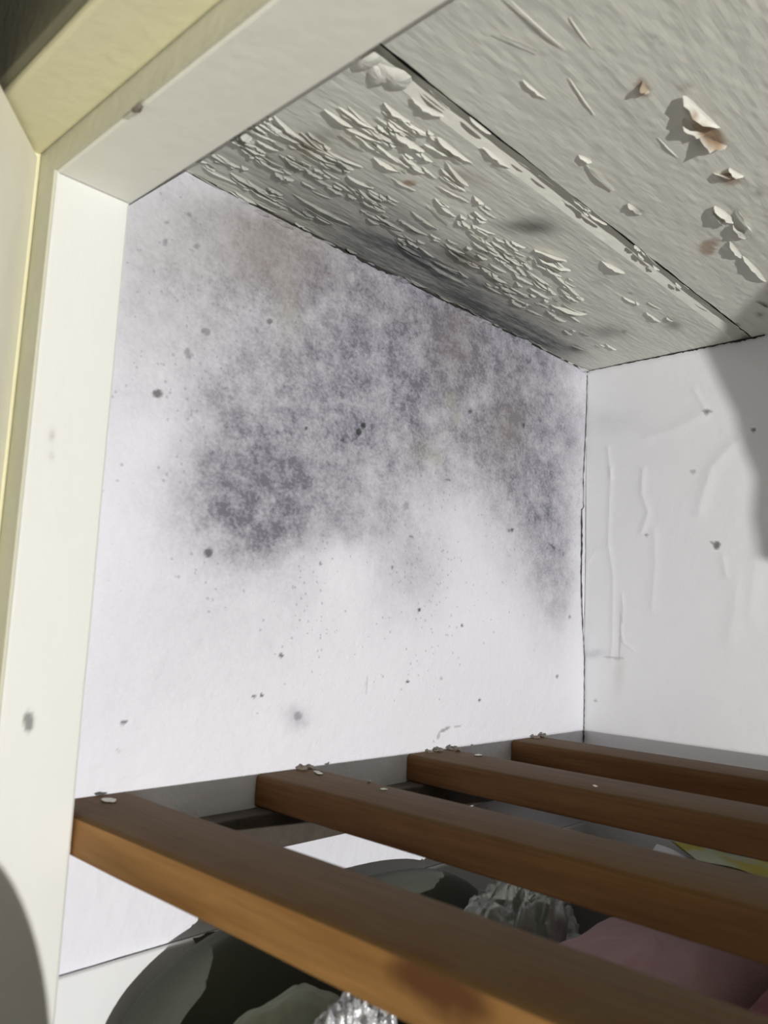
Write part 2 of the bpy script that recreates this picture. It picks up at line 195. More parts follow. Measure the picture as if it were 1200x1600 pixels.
(0.3054,0.0576,0.075,0.0048,0.255,0.0042),(0.3243,0.0755,0.075,0.0056,0.137,0.0026),(0.3728,0.0973,0.02,0.0055,-0.02,0.0022),
(0.2279,0.5572,0.014,0.0046,-0.005,0.0029),(0.2217,0.5298,0.02,0.005,0.155,0.005),(0.3155,0.0468,0.075,0.0041,0.105,0.0035),
(0.3105,0.1621,0.055,0.0058,-0.094,0.0045),(0.3251,0.3103,0.03,0.0051,-0.048,0.0055),(0.2693,0.2801,0.03,0.0056,-0.113,0.004),
(0.3474,0.1242,0.014,0.0059,-0.062,0.0033),(0.3168,0.0051,0.03,0.0049,0.072,0.0025),(0.3089,0.1666,0.04,0.0062,-0.063,0.0054),
(0.336,0.0645,0.03,0.0042,0.024,0.0052),(0.2448,0.5046,0.055,0.0049,0.141,0.003),(0.3528,0.0753,0.075,0.0043,0.122,0.002),
(0.329,0.0257,0.075,0.004,-0.138,0.0025),(0.2498,0.3536,0.02,0.0042,-0.128,0.0038),(0.285,0.4929,0.04,0.0049,0.123,0.0047),
(0.331,0.1567,0.02,0.003,-0.017,0.0045),(0.3252,0.0255,0.075,0.0037,0.043,0.0053),(0.3218,0.0982,0.014,0.0061,-0.048,0.0048),
(0.2341,0.5348,0.014,0.0043,-0.061,0.0023),(0.2691,0.2822,0.04,0.0036,-0.02,0.0048),(0.3595,0.0945,0.03,0.0048,0.029,0.0037),
(0.367,0.1582,0.055,0.0037,0.188,0.0046),(0.2988,0.1464,0.055,0.0047,0.011,0.0025),(0.3074,0.2963,0.03,0.0058,0.027,0.002),
(0.3532,0.0665,0.03,0.0042,0.012,0.005),(0.2884,0.105,0.04,0.0062,0.186,0.0038),(0.2699,0.3379,0.02,0.0052,-0.095,0.0043),
(0.305,0.0006,0.055,0.004,-0.005,0.005),(0.2865,0.3722,0.03,0.0057,-0.089,0.0051),(0.335,0.223,0.055,0.005,-0.01,0.0038),
(0.2844,0.1638,0.014,0.0056,-0.032,0.0026),(0.2703,0.407,0.055,0.0038,0.182,0.0033),(0.321,0.0712,0.04,0.0052,0.007,0.0041),
(0.2684,0.4546,0.03,0.0046,0.129,0.0028),(0.3246,0.2515,0.04,0.003,-0.008,0.0031),(0.2066,0.4774,0.03,0.0057,0.071,0.0025),
(0.2283,0.4933,0.04,0.0029,0.057,0.0045),(0.1384,0.6308,0.02,0.0042,0.116,0.0029),(0.1249,0.8038,0.055,0.0047,0.071,0.0034),
(0.166,0.7029,0.02,0.005,0.001,0.0035),(0.239,0.7328,0.03,0.0028,-0.026,0.0031),(0.1372,0.7291,0.055,0.0054,0.138,0.003),
(0.2419,0.5795,0.04,0.0059,0.006,0.0027),(0.2186,0.5193,0.03,0.0032,0.027,0.0035),(0.2389,0.4709,0.02,0.0056,0.035,0.0035),
(0.253,0.5455,0.04,0.0044,-0.039,0.0042),(0.1209,0.7401,0.055,0.0048,0.013,0.0053),(0.2717,0.5816,0.055,0.0045,-0.159,0.0033),
(0.1378,0.6863,0.055,0.0061,0.034,0.0039),(0.1855,0.6435,0.03,0.004,-0.133,0.0042),(0.1854,0.7898,0.014,0.0055,0.058,0.0025),
(0.1683,0.5077,0.02,0.0044,-0.012,0.0034),(0.2694,0.6105,0.075,0.0052,0.115,0.0039),(0.2059,0.638,0.075,0.0056,0.028,0.005),
(0.233,0.6405,0.075,0.005,-0.018,0.0046),(0.2027,0.8054,0.02,0.0031,-0.085,0.0039),(0.1643,0.6857,0.075,0.0053,0.06,0.004),
(0.2462,0.5314,0.014,0.0029,-0.091,0.0021),(0.2185,0.5594,0.02,0.0051,0.026,0.0026),(0.2528,0.7861,0.014,0.0056,0.064,0.0035),
(0.2701,0.6285,0.02,0.0045,-0.074,0.0038),(0.2228,0.6784,0.075,0.0044,-0.06,0.0051),(0.2049,0.4421,0.014,0.0049,0.135,0.0051),
(0.2504,0.7866,0.03,0.0046,0.076,0.0054),(0.2487,0.5653,0.014,0.006,-0.036,0.0033),(0.2294,0.6832,0.03,0.0055,-0.017,0.0047),
(0.1956,0.5501,0.055,0.0046,0.052,0.0033),(0.2238,0.451,0.055,0.0061,0.028,0.0034),(0.1666,0.499,0.02,0.0056,0.145,0.0029),
(0.2348,0.7775,0.055,0.0032,0.05,0.0048),(0.2045,0.8435,0.055,0.0034,0.173,0.0042),(0.1662,0.8146,0.02,0.0045,-0.042,0.0028),
(0.2107,0.5976,0.02,0.0055,-0.076,0.0038),(0.2292,0.7753,0.02,0.0046,0.067,0.0028),(0.2435,0.4534,0.03,0.0034,-0.094,0.0034),
(0.2206,0.7796,0.055,0.005,-0.067,0.0048),(0.1326,0.606,0.02,0.0051,-0.005,0.0028),(0.1375,0.6934,0.055,0.0046,-0.138,0.0035),
(0.1999,0.4917,0.03,0.0032,0.062,0.0052),(0.184,0.8114,0.055,0.004,0.1,0.0037),(0.1876,0.4606,0.075,0.0037,-0.083,0.0022),
(0.1392,0.7457,0.014,0.0042,-0.082,0.0051),(0.1645,0.7732,0.04,0.0043,0.067,0.0025),(0.1799,0.8273,0.055,0.0044,0.081,0.0049),
(0.2411,0.7441,0.014,0.0061,0.025,0.0021),(0.2394,0.4402,0.075,0.0039,0.033,0.0042),(0.1797,0.8692,0.075,0.004,-0.054,0.004),
(0.2142,0.5835,0.075,0.0057,-0.022,0.004),(0.2851,0.6341,0.03,0.0053,0.035,0.0028),(0.1288,0.706,0.014,0.0058,0.075,0.0047),
(0.1669,0.8804,0.04,0.0041,0.018,0.0022),(0.2397,0.4575,0.075,0.0056,-0.151,0.0036),(0.1835,0.7523,0.02,0.0034,-0.025,0.0048),
(0.2259,0.591,0.055,0.0062,-0.202,0.0048),(0.2825,0.6918,0.02,0.0051,-0.058,0.002),(0.2023,0.7677,0.03,0.006,-0.116,0.004),
(0.2493,0.5777,0.03,0.0061,-0.16,0.0049),(0.1242,0.6298,0.075,0.0029,-0.007,0.0024),(0.2689,0.714,0.04,0.0057,0.022,0.0024),
(0.1637,0.7042,0.014,0.006,0.001,0.0044),(0.2181,0.6811,0.014,0.0047,-0.068,0.0047),(0.2424,0.5388,0.04,0.0031,-0.017,0.0021),
(0.1609,0.7703,0.04,0.0028,0.223,0.0021),(0.2569,0.7116,0.02,0.0032,-0.059,0.0052),(0.1354,0.6791,0.02,0.0033,-0.051,0.0041),
(0.1561,0.6311,0.03,0.0057,-0.055,0.0045),(0.1524,0.8209,0.04,0.0032,-0.009,0.0048),(0.1939,0.7202,0.075,0.0029,0.013,0.0052),
(0.1499,0.8651,0.055,0.0048,0.045,0.0049),(0.2363,0.536,0.055,0.0028,-0.247,0.0041),(0.1788,0.5432,0.055,0.0048,0.038,0.003),
(0.177,0.7133,0.02,0.0034,0.074,0.0049),(0.1665,0.5813,0.075,0.0042,-0.009,0.0051),(0.2397,0.7431,0.04,0.0057,-0.033,0.0031),
(0.2997,0.6197,0.055,0.0034,-0.088,0.0053),(0.2203,0.8649,0.014,0.0032,-0.084,0.0023),(0.284,0.5941,0.03,0.0049,-0.136,0.005),
(0.2218,0.7112,0.055,0.0051,-0.169,0.0053),(0.2412,0.5302,0.014,0.0053,0.057,0.0028),(0.2292,0.6308,0.055,0.0029,-0.16,0.0037),
(0.2723,0.557,0.014,0.0046,-0.009,0.0054),(0.1495,0.6621,0.055,0.003,0.082,0.0053),(0.3056,0.6064,0.075,0.0038,-0.161,0.004),
(0.1506,0.6263,0.055,0.0043,-0.015,0.0024),(0.2926,0.5882,0.055,0.0028,-0.05,0.003),(0.1595,0.4724,0.075,0.005,-0.115,0.0021),
(0.2473,0.5163,0.02,0.0038,0.056,0.0024),(0.2731,0.6422,0.055,0.0035,0.015,0.0054),(0.1734,0.5443,0.03,0.0055,0.027,0.0055),
(0.2143,0.6787,0.055,0.0049,-0.031,0.0048),(0.227,0.5348,0.075,0.0057,-0.182,0.002),(0.2404,0.5273,0.075,0.0058,-0.054,0.0055),
(0.2472,0.5919,0.02,0.0053,-0.017,0.0041),(0.1716,0.5729,0.02,0.0037,0.014,0.0054),(0.1505,0.6502,0.055,0.004,0.126,0.0051),
(0.0488,0.0649,0.075,0.0039,0.111,0.0041),(0.0377,-0.0141,0.075,0.0049,0.027,0.0033),(0.0551,0.0649,0.055,0.0034,0.259,0.0032),
(0.0458,0.1427,0.055,0.0047,-0.003,0.0035),(0.0696,0.0787,0.014,0.0041,-0.055,0.0042),(0.0666,0.1683,0.075,0.0031,-0.061,0.0039),
(0.0629,0.1823,0.04,0.0029,-0.058,0.0045),(0.0453,0.0127,0.04,0.0032,-0.086,0.0037),(0.0435,-0.0472,0.02,0.0056,-0.087,0.0029),
(0.0502,-0.0663,0.02,0.0038,0.098,0.0035),(0.053,-0.0518,0.014,0.0058,-0.109,0.0044),(0.0535,0.0523,0.075,0.0039,-0.179,0.0051),
(0.0701,0.0655,0.02,0.003,0.049,0.0054),(0.0792,-0.0527,0.055,0.0058,-0.045,0.0038),(0.0763,-0.0271,0.014,0.0051,-0.052,0.0039),
(0.04,0.0634,0.055,0.0056,-0.014,0.0026),(0.0472,0.1003,0.02,0.0049,-0.055,0.0021),(0.0878,-0.0097,0.014,0.006,-0.021,0.0044),
(0.0485,0.0844,0.02,0.0036,0.088,0.0043),(0.0812,-0.0312,0.04,0.0036,0.035,0.0044),(0.0398,-0.0727,0.014,0.0059,-0.086,0.0042),
(0.0371,0.1104,0.03,0.0059,-0.057,0.0026),(0.0839,-0.0445,0.03,0.0062,-0.119,0.0035),(0.0569,0.023,0.075,0.0048,-0.015,0.0053),
(0.0686,-0.0487,0.014,0.0036,0.026,0.0024),(0.0669,0.0626,0.02,0.0052,0.03,0.0041),(0.0383,0.0303,0.014,0.0055,-0.024,0.0031),
(0.0399,0.0715,0.075,0.0031,-0.021,0.0047),(0.0411,0.0658,0.014,0.0031,0.091,0.0027),(0.0548,0.1598,0.03,0.006,-0.093,0.003),
(0.13,1.0919,0.03,0.0029,0.057,0.0038),(0.1179,0.9627,0.02,0.003,-0.027,0.0052),(0.1183,0.9604,0.04,0.0029,-0.043,0.0049),
(0.1403,1.0902,0.02,0.0047,0.188,0.0035),(0.1526,1.1117,0.055,0.0049,0.008,0.0053),(0.1481,0.9901,0.04,0.0062,0.124,0.0047),
(0.137,0.9532,0.014,0.0028,0.128,0.0031),(0.0851,1.0685,0.055,0.0062,0.125,0.0023),(0.3503,1.0188,0.03,0.0059,0.106,0.0046),
(0.3574,0.9271,0.055,0.0046,0.091,0.002),(0.355,1.0219,0.04,0.0043,-0.054,0.0032),(0.3267,0.9883,0.075,0.0037,0.006,0.0054),
(0.3343,0.8924,0.02,0.0036,-0.064,0.0052),(0.3287,0.8683,0.055,0.0037,0.144,0.0042),(0.0973,0.4445,0.2359,0.0056,-0.035,0.006),
(0.0011,-0.008,0.1026,0.0042,-0.102,0.004),(0.0872,0.1544,0.1301,0.0042,0.008,0.005),(0.3467,0.1111,0.0653,0.0084,0.019,0.008),
(0.4196,0.0597,0.0604,0.0084,0.15,0.006),(0.3858,0.1766,0.0855,0.007,-0.047,0.007),(0.3103,0.5667,0.0824,0.0098,0.293,0.012),
(0.295,0.6036,0.0912,0.007,0.214,0.008),(0.2013,0.8426,0.0871,0.0084,0.363,0.01),(0.2645,0.6987,0.1502,0.0056,-0.128,0.006),
(0.382,0.6848,0.0729,0.007,0.156,0.008),(0.646,0.6544,0.0815,0.0084,-0.086,0.012),(0.631,0.6206,0.075,0.0098,0.066,0.012),
(0.6279,0.7022,0.0656,0.0084,-0.045,0.01),(0.5959,0.7623,0.08,0.007,-0.065,0.008),(0.595,0.8782,0.1448,0.0084,-0.041,0.01),
(0.5907,0.0397,0.0687,0.0031,0.353,0.0016),(0.6263,0.0359,0.1172,0.0023,0.051,0.0012),(0.6581,0.0758,0.066,0.0023,-0.099,0.0012),
(0.5572,0.1318,0.0535,0.0038,0.027,0.0028),(0.599,0.184,0.093,0.0031,-0.139,0.0016),(0.5188,0.379,0.0954,0.0049,-0.028,0.005),
(0.7101,0.3238,0.1002,0.0112,0.078,0.014),(0.6863,0.3482,0.0587,0.0098,0.101,0.012),(0.6951,0.3989,0.0525,0.0112,0.368,0.014),
(0.6736,0.2163,0.0237,0.0084,-0.093,0.008),(0.6708,0.4936,0.0319,0.0084,0.468,0.009),(0.6908,0.503,0.0384,0.007,0.216,0.008),
(0.5289,0.3158,0.0286,0.007,0.23,0.006),(0.5179,0.512,0.048,0.007,0.005,0.008),(0.6377,0.3731,0.0653,0.0023,0.015,0.0016),
(0.5425,1.0614,0.0535,0.007,0.179,0.006),(0.1635,-0.0625,0.0209,0.0098,-0.016,0.01),(0.2277,-0.0346,0.0621,0.007,-0.211,0.006),
(0.3771,0.0451,0.0564,0.007,-0.023,0.006),(0.4244,0.2327,0.0715,0.0056,-0.023,0.006),(0.612,0.6265,0.0581,0.007,0.0,0.01),]
DEBRIS=[
(-0.016,0.2515,0.009),(-0.0162,0.2744,0.006),(0.0555,0.2524,0.01),(0.2132,0.2517,0.006),(0.1608,0.2819,0.004),(-0.0239,0.6338,0.008),
(-0.0547,0.7553,0.008),(0.0325,0.6953,0.009),(0.0965,0.6623,0.009),(-0.0359,1.0553,0.011),(0.0185,1.0002,0.008),(0.408,0.5807,0.005),
(-0.0036,-0.1324,0.012),(-0.0201,-0.134,0.007),(0.0096,0.6258,0.007),(-0.0425,0.6028,0.005),]
# ------------------------------------------------------------ helpers
def new_obj(name, verts, faces, mats, parent=None, mi=None, smooth=False, scale=True):
    me = bpy.data.meshes.new(name)
    if scale: verts = [(v[0]*U, v[1]*U, v[2]*U) for v in verts]
    me.from_pydata(verts, [], faces)
    for m in (mats if isinstance(mats, (list, tuple)) else [mats]): me.materials.append(m)
    if mi is not None: me.polygons.foreach_set('material_index', np.array(mi, dtype=np.int32))
    if smooth: me.polygons.foreach_set('use_smooth', np.ones(len(me.polygons), dtype=bool))
    me.update()
    o = bpy.data.objects.new(name, me); COL.objects.link(o)
    if parent: o.parent = parent
    return o

def tag(o, label=None, cat=None, group=None, kind=None):
    if label: o['label'] = label
    if cat: o['category'] = cat
    if group: o['group'] = group
    if kind: o['kind'] = kind
    return o

def structure(o):
    o['kind'] = 'structure'; return o

class MB:
    def __init__(s): s.v = []; s.f = []; s.mi = []
    def add(s, v, f, mi=0):
        n = len(s.v); s.v += [tuple(p) for p in v]
        s.f += [tuple(i+n for i in q) for q in f]; s.mi += [mi]*len(f)
    def box(s, x0, x1, y0, y1, z0, z1, mi=0):
        v = [(x0, y0, z0), (x1, y0, z0), (x1, y1, z0), (x0, y1, z0), (x0, y0, z1), (x1, y0, z1), (x1, y1, z1), (x0, y1, z1)]
        s.add(v, [(0, 3, 2, 1), (4, 5, 6, 7), (0, 1, 5, 4), (1, 2, 6, 5), (2, 3, 7, 6), (3, 0, 4, 7)], mi)
    def grid(s, P, mi=0, flip=False):
        """P: array (n,m,3)"""
        n, m = P.shape[:2]; base = len(s.v)
        s.v += [tuple(p) for p in P.reshape(-1, 3).tolist()]
        for i in range(n-1):
            for j in range(m-1):
                a = base+i*m+j; q = (a, a+m, a+m+1, a+1)
                s.f.append(q[::-1] if flip else q); s.mi.append(mi)
    def build(s, name, mats, parent=None, smooth=False):
        return new_obj(name, s.v, s.f, mats, parent, s.mi, smooth)

def bevel(o, w, seg=2):
    m = o.modifiers.new('bevel', 'BEVEL'); m.width = w*U; m.segments = seg; m.limit_method = 'ANGLE'
    return o

# vectorised value noise
_rng = np.random.RandomState(3); _T = _rng.rand(256, 256)
def vnoise(a, b):
    ia, ib = np.floor(a).astype(int), np.floor(b).astype(int)
    fa, fb = a-ia, b-ib
    fa = fa*fa*(3-2*fa); fb = fb*fb*(3-2*fb)
    g = lambda i, j: _T[i % 256, j % 256]
    return (g(ia, ib)*(1-fa)+g(ia+1, ib)*fa)*(1-fb)+(g(ia, ib+1)*(1-fa)+g(ia+1, ib+1)*fa)*fb
def fbm(a, b, s, octv=4):
    r = 0; w = .5; t = 0
    for k in range(octv):
        r = r+w*vnoise(a*s+17.3*k, b*s+5.1*k); t += w; w *= .55; s *= 2.03
    return r/t

def stains(a, b, items, wob=.012):
    """amount of each kind of stain at wall coordinates a, b"""
    ax = a+wob*(fbm(a, b, 22)-.5)*2.4+.004*(fbm(a+3, b, 120, 2)-.5)
    bx = b+wob*(fbm(a+7, b+9, 22)-.5)*2.4+.004*(fbm(a+5, b+2, 120, 2)-.5)
    ch = {k: np.ones_like(a) for k in 'gbokws'}; clear = np.zeros_like(a)
    for (k, ca, cb, m00, m01, m10, m11, amt) in items:
        fine = k in 'kw'
        p, q = ((a if fine else ax)-ca), ((b if fine else bx)-cb)
        if fine: p = p+.003*(fbm(a, b, 160, 2)-.5); q = q+.003*(fbm(a+4, b, 160, 2)-.5)
        d2 = (m00*p+m01*q)**2+(m10*p+m11*q)**2
        if k == 'G': w = np.clip((1.55-np.sqrt(d2))/.6, 0, 1); w = w*w*(3-2*w)
        elif fine: w = np.clip((1.35-np.sqrt(d2))/.45, 0, 1)
        else: w = np.exp(-.5*d2)
        if k == 'l': clear = np.maximum(clear, amt*w); continue
        kk = {'G': 'g', 'd': 'k'}.get(k, k)
        ch[kk] *= 1-amt*w
    ch = {k: 1-v for k, v in ch.items()}
    for k in 'gbs': ch[k] *= 1-clear
    return ch

def paint(o, ch):
    me = o.data; n = len(me.vertices)
    for nm, keys in (('stain', 'gbo'), ('marks', 'kws')):
        A = np.ones((n, 4), dtype=np.float32)
        for i, k in enumerate(keys): A[:, i] = ch[k]
        at = me.attributes.new(nm, 'FLOAT_COLOR', 'POINT'); at.data.foreach_set('color', A.ravel())

# ------------------------------------------------------------ materials
class NT:
    def __init__(s, name):
        s.m = bpy.data.materials.new(name); s.m.use_nodes = True; s.t = s.m.node_tree
        s.b = s.t.nodes['Principled BSDF']; s.tc = s.n('ShaderNodeTexCoord')
    def n(s, t, **k):
        x = s.t.nodes.new(t)
        for a, v in k.items(): setattr(x, a, v)
        return x
    def l(s, a, b): s.t.links.new(a, b)
    def mix(s, fac, a, b):
        x = s.n('ShaderNodeMix', data_type='RGBA')
        for sock, v in ((x.inputs[0], fac), (x.inputs[6], a), (x.inputs[7], b)):
            if hasattr(v, 'is_output'): s.l(v, sock)
            elif isinstance(v, (int, float)): sock.default_value = v
            else: sock.default_value = (*v, 1)
        return x.outputs[2]
    def math(s, op, a, b=0.0, clamp=False):
        x = s.n('ShaderNodeMath', operation=op, use_clamp=clamp)
        for sock, v in ((x.inputs[0], a), (x.inputs[1], b)):
            if hasattr(v, 'is_output'): s.l(v, sock)
            else: sock.default_value = v
        return x.outputs[0]
    def noise(s, scale, detail=4, rough=.6, stretch=(1, 1, 1)):
        mp = s.n('ShaderNodeMapping'); mp.inputs['Scale'].default_value = stretch
        s.l(s.tc.outputs['Object'], mp.inputs[0])
        x = s.n('ShaderNodeTexNoise'); x.inputs['Scale'].default_value = scale
        x.inputs['Detail'].default_value = detail; x.inputs['Roughness'].default_value = rough
        s.l(mp.outputs[0], x.inputs['Vector']); return x.outputs['Fac']
    def ramp(s, v, lo, hi):
        x = s.n('ShaderNodeMapRange'); s.l(v, x.inputs[0]); x.inputs[1].default_value = lo; x.inputs[2].default_value = hi
        return x.outputs[0]
    def bump(s, h, dist, strength=1.0):
        x = s.n('ShaderNodeBump'); x.inputs['Distance'].default_value = dist; x.inputs['Strength'].default_value = strength
        s.l(h, x.inputs['Height']); s.l(x.outputs[0], s.b.inputs['Normal'])
    def base(s, c, rough=.6, spec=.3):
        if hasattr(c, 'is_output'): s.l(c, s.b.inputs['Base Color'])
        else: s.b.inputs['Base Color'].default_value = (*c, 1)
        s.b.inputs['Roughness'].default_value = rough
        s.b.inputs['Specular IOR Level'].default_value = spec
        return s.m

def plain(name, c, rough=.6, var=.12, scale=60, bumpd=.0004, spec=.3):
    k = NT(name); n = k.noise(scale/U*.35, 4)
    col = k.mix(n, tuple(x*(1-var) for x in c), tuple(min(1, x*(1+var)) for x in c))
    k.bump(k.noise(scale*3, 3), bumpd); return k.base(col, rough, spec)

def stained(name, clean, mould, brown, olive, wood, stretch, bumpd, mott=.05, dark=(.035, .035, .04)):
    k = NT(name)
    st = k.n('ShaderNodeAttribute', attribute_name='stain'); sp = k.n('ShaderNodeSeparateColor'); k.l(st.outputs['Color'], sp.inputs[0])
    mk = k.n('ShaderNodeAttribute', attribute_name='marks'); sm = k.n('ShaderNodeSeparateColor'); k.l(mk.outputs['Color'], sm.inputs[0])
    big = k.noise(38, 5, .62, stretch); fine = k.noise(420, 3, .6, stretch); mid = k.noise(120, 4, .65, stretch)
    cl = k.mix(k.noise(14, 4, .6, stretch), tuple(c*(1-mott) for c in clean), tuple(min(.95, c*(1+mott)) for c in clean))
    g = k.math('MULTIPLY', sp.outputs[0], k.math('ADD', .62, k.math('MULTIPLY', k.ramp(big, .25, .75), .72)))
    g = k.math('MULTIPLY', g, k.math('ADD', .82, k.math('MULTIPLY', k.ramp(mid, .3, .7), .38)))
    g = k.math('MULTIPLY', g, k.math('ADD', .78, k.math('MULTIPLY', k.ramp(fine, .25, .75), .44)), True)
    c = k.mix(g, cl, mould)
    c = k.mix(k.math('MULTIPLY', sp.outputs[1], k.math('ADD', .6, k.math('MULTIPLY', mid, .8)), True), c, brown)
    c = k.mix(k.math('MULTIPLY', sp.outputs[2], .8, True), c, olive)
    # mould specks
    vor = k.n('ShaderNodeTexVoronoi'); vor.inputs['Scale'].default_value = 560
    k.l(k.tc.outputs['Object'], vor.inputs['Vector'])
    vs = k.n('ShaderNodeSeparateColor'); k.l(vor.outputs['Color'], vs.inputs[0])
    dot = k.math('LESS_THAN', vor.outputs['Distance'], k.math('MULTIPLY', k.math('ADD', vs.outputs[0], .1), .55))
    keep = k.math('LESS_THAN', vs.outputs[1], k.math('MULTIPLY', sm.outputs[2], k.math('MULTIPLY', big, .75)))
    spk = k.math('MULTIPLY', k.math('MULTIPLY', dot, keep), .34)
    c = k.mix(spk, c, tuple(x*1.2 for x in mould))
    c = k.mix(sm.outputs[1], c, wood)
    c = k.mix(sm.outputs[0], c, dark)
    k.bump(k.math('ADD', k.math('MULTIPLY', fine, .5), mid), bumpd)
    return k.base(c, .62, .25)

def wood_mat(name, dark, mid, light, dust=None):
    k = NT(name)
    g1 = k.noise(55, 5, .65, (.12, 1, 1)); g2 = k.noise(260, 3, .6, (.05, 1, 1))
    c = k.mix(k.ramp(g1, .3, .7), dark, light); c = k.mix(k.math('MULTIPLY', k.ramp(g2, .4, .75), .5), c, dark)
    c = k.mix(k.math('MULTIPLY', k.ramp(k.noise(12, 3, .6), .45, .75), .4), c, mid)
    if dust:
        c = k.mix(k.math('MULTIPLY', k.ramp(k.noise(45, 5, .7), .25, .7), dust[1]), c, dust[0])
    k.bump(g2, .0006); return k.base(c, .6, .12)

M_WALL = stained('mouldy_white_paint', (.81, .81, .875), (.17, .163, .205), (.27, .23, .20), (.38, .36, .24), (.4, .3, .2), (1, .8, 1), .0006)
M_BACK = stained('creased_white_paper', (.83, .835, .87), (.2, .2, .24), (.45, .33, .27), (.4, .38, .3), (.4, .3, .2), (1, 1, 1), .0003, .02, (.10, .10, .10))
M_CEIL = stained('peeling_cream_paint', (.70, .70, .635), (.10, .11, .115), (.30, .26, .20), (.36, .34, .24), (.33, .23, .15), (2.2, .25, 1), .00025, .05, (.07, .065, .055))
M_FLAKE = plain('curled_paint', (.67, .665, .61), .5, .06, 80)
M_FRAME = stained('frame_gloss_paint', (.74, .74, .715), (.2, .2, .2), (.3, .25, .2), (.4, .4, .3), (.22, .22, .22), (1, 1, .3), .0002, .025, (.25, .2, .16))
M_YELLOW = plain('yellow_gloss_paint', (.80, .76, .52), .45, .05, 40)  # even yellow-cream colour for the outer rebate
M_STEP = plain('rebate_paint', (.60, .59, .47), .6, .08, 60)
M_DOOR = plain('door_paint', (.82, .80, .68), .45, .04, 30)
M_CREVICE = plain('crevice_shade', (.045, .042, .04), .95, .3, 200, spec=.05)  # dark colour standing in for the shade inside cracks
M_GAP = plain('shaded_gap', (.06, .058, .055), .95, .2, 80, spec=.05)
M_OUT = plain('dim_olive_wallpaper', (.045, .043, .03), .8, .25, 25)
M_LOWER = plain('lower_wall_paint', (.80, .81, .82), .6, .03, 30)
M_WOOD = wood_mat('shaded_pine', (.10, .046, .018), (.14, .066, .027), (.21, .105, .045))  # pine darkened in the colour for the shaded rear slats
M_LIT = wood_mat('lit_pine', (.24, .115, .035), (.33, .17, .06), (.50, .27, .10))  # same pine lightened, direct light put into the front slat's colour
def add_dark_spot(m, c, r):
    t = m.node_tree; p = t.nodes['Principled BSDF']; tc = t.nodes.new('ShaderNodeTexCoord')
    mp = t.nodes.new('ShaderNodeMapping'); mp.vector_type = 'TEXTURE'; mp.inputs['Location'].default_value = [v*U for v in c]; mp.inputs['Scale'].default_value = [v*U for v in r]
    ns = t.nodes.new('ShaderNodeTexNoise'); ns.inputs['Scale'].default_value = 70
    ln = t.nodes.new('ShaderNodeVectorMath'); ln.operation = 'LENGTH'; ad = t.nodes.new('ShaderNodeMath'); ad.operation = 'ADD'
    mr = t.nodes.new('ShaderNodeMapRange'); mr.inputs[1].default_value = 1.9; mr.inputs[2].default_value = 1.1; mr.inputs[4].default_value = .85
    mx = t.nodes.new('ShaderNodeMix'); mx.data_type = 'RGBA'; src = p.inputs['Base Color'].links[0].from_socket
    t.links.new(tc.outputs['Object'], mp.inputs[0]); t.links.new(tc.outputs['Object'], ns.inputs['Vector']); t.links.new(mp.outputs[0], ln.inputs[0])
    t.links.new(ln.outputs['Value'], ad.inputs[0]); t.links.new(ns.outputs['Fac'], ad.inputs[1]); t.links.new(ad.outputs[0], mr.inputs[0])
    t.links.new(mr.outputs[0], mx.inputs[0]); t.links.new(src, mx.inputs[6]); mx.inputs[7].default_value = (.10, .042, .018, 1); t.links.new(mx.outputs[2], p.inputs['Base Color'])
add_dark_spot(M_LIT, (.70, -.2, -.012), (.045, .03, .022))  # darker reddish spot on the front slat's face
M_TOP = wood_mat('dusty_pine', (.085, .038, .010), (.105, .05, .014), (.14, .072, .02), ((.14, .098, .05), .4))
M_BEAR = wood_mat('grimy_bearer', (.05, .042, .035), (.06, .05, .043), (.09, .075, .06), ((.13, .115, .10), .4))

# ------------------------------------------------------------ painted left wall (plane x = 0)
def wall_left():
    ys = np.arange(-.30, D+.001, .0036); zs = np.concatenate([np.arange(-.235, -.02, .012), np.arange(-.02, 1.003, .0036)])
    Y, Z = np.meshgrid(ys, zs, indexing='ij')
    X = -.004*(fbm(Y, Z, 6, 3)-.5)-.0015*(fbm(Y, Z, 60, 3)-.5)
    m = MB(); m.grid(np.stack([X, Y, Z], -1), flip=False); n = len(m.v)
    # corner crack, its shade laid on as a dark strip
    pts = [(min(y, D-.003), z, w) for y, z, w in CRACK_A]
    def ribbon(pts, fn, jag, mi):
        fine = []
        for (a, b) in zip(pts[:-1], pts[1:]):
            for t in np.arange(0, 1, .125): fine.append([a[i]+(b[i]-a[i])*t for i in range(3)])
        V = []
        for p in fine:
            w = p[2]*(.55+.9*random.random())*.5; j = random.uniform(-jag, jag)
            V.append(fn(p, w, j))
        P = np.array(V); m.grid(P, mi)
    ribbon(pts, lambda p, w, j: [(.0022, p[0]+j-w, p[1]), (.0022, min(p[0]+j+w, D-.0005), p[1])], .0012, 1)
    ribbon([(y, 1.0, w) for y, z, w in EDGE_A], lambda p, w, j: [(.003, p[0], 1.0-w*1.15-.0015), (.003, p[0], 1.0005)], 0, 1)  # gap shade under the ceiling, painted as a dark ribbon
    # torn paint lip under the ceiling edge
    for i in range(26):
        y = random.uniform(.0, D); z = .997-random.uniform(.0, .007); L = random.uniform(.008, .03); h = random.uniform(.002, .006)
        P = np.array([[(.001, y-L, z-h*.3), (.001, y, z-h), (.001, y+L, z-h*.3)], [(.004+h*.5, y-L*.7, z), (.004+h, y, z+h*.2), (.004+h*.5, y+L*.7, z)]])
        m.grid(P, 0)
    o = m.build('wall_left', [M_WALL, M_CREVICE, M_FLAKE])
    a = np.array([v[1] for v in m.v]); b = np.array([v[2] for v in m.v])
    ch = stains(a, b, STAIN_A)
    # rising damp tone under the ceiling
    paint(o, ch); return structure(o)
wall_left()
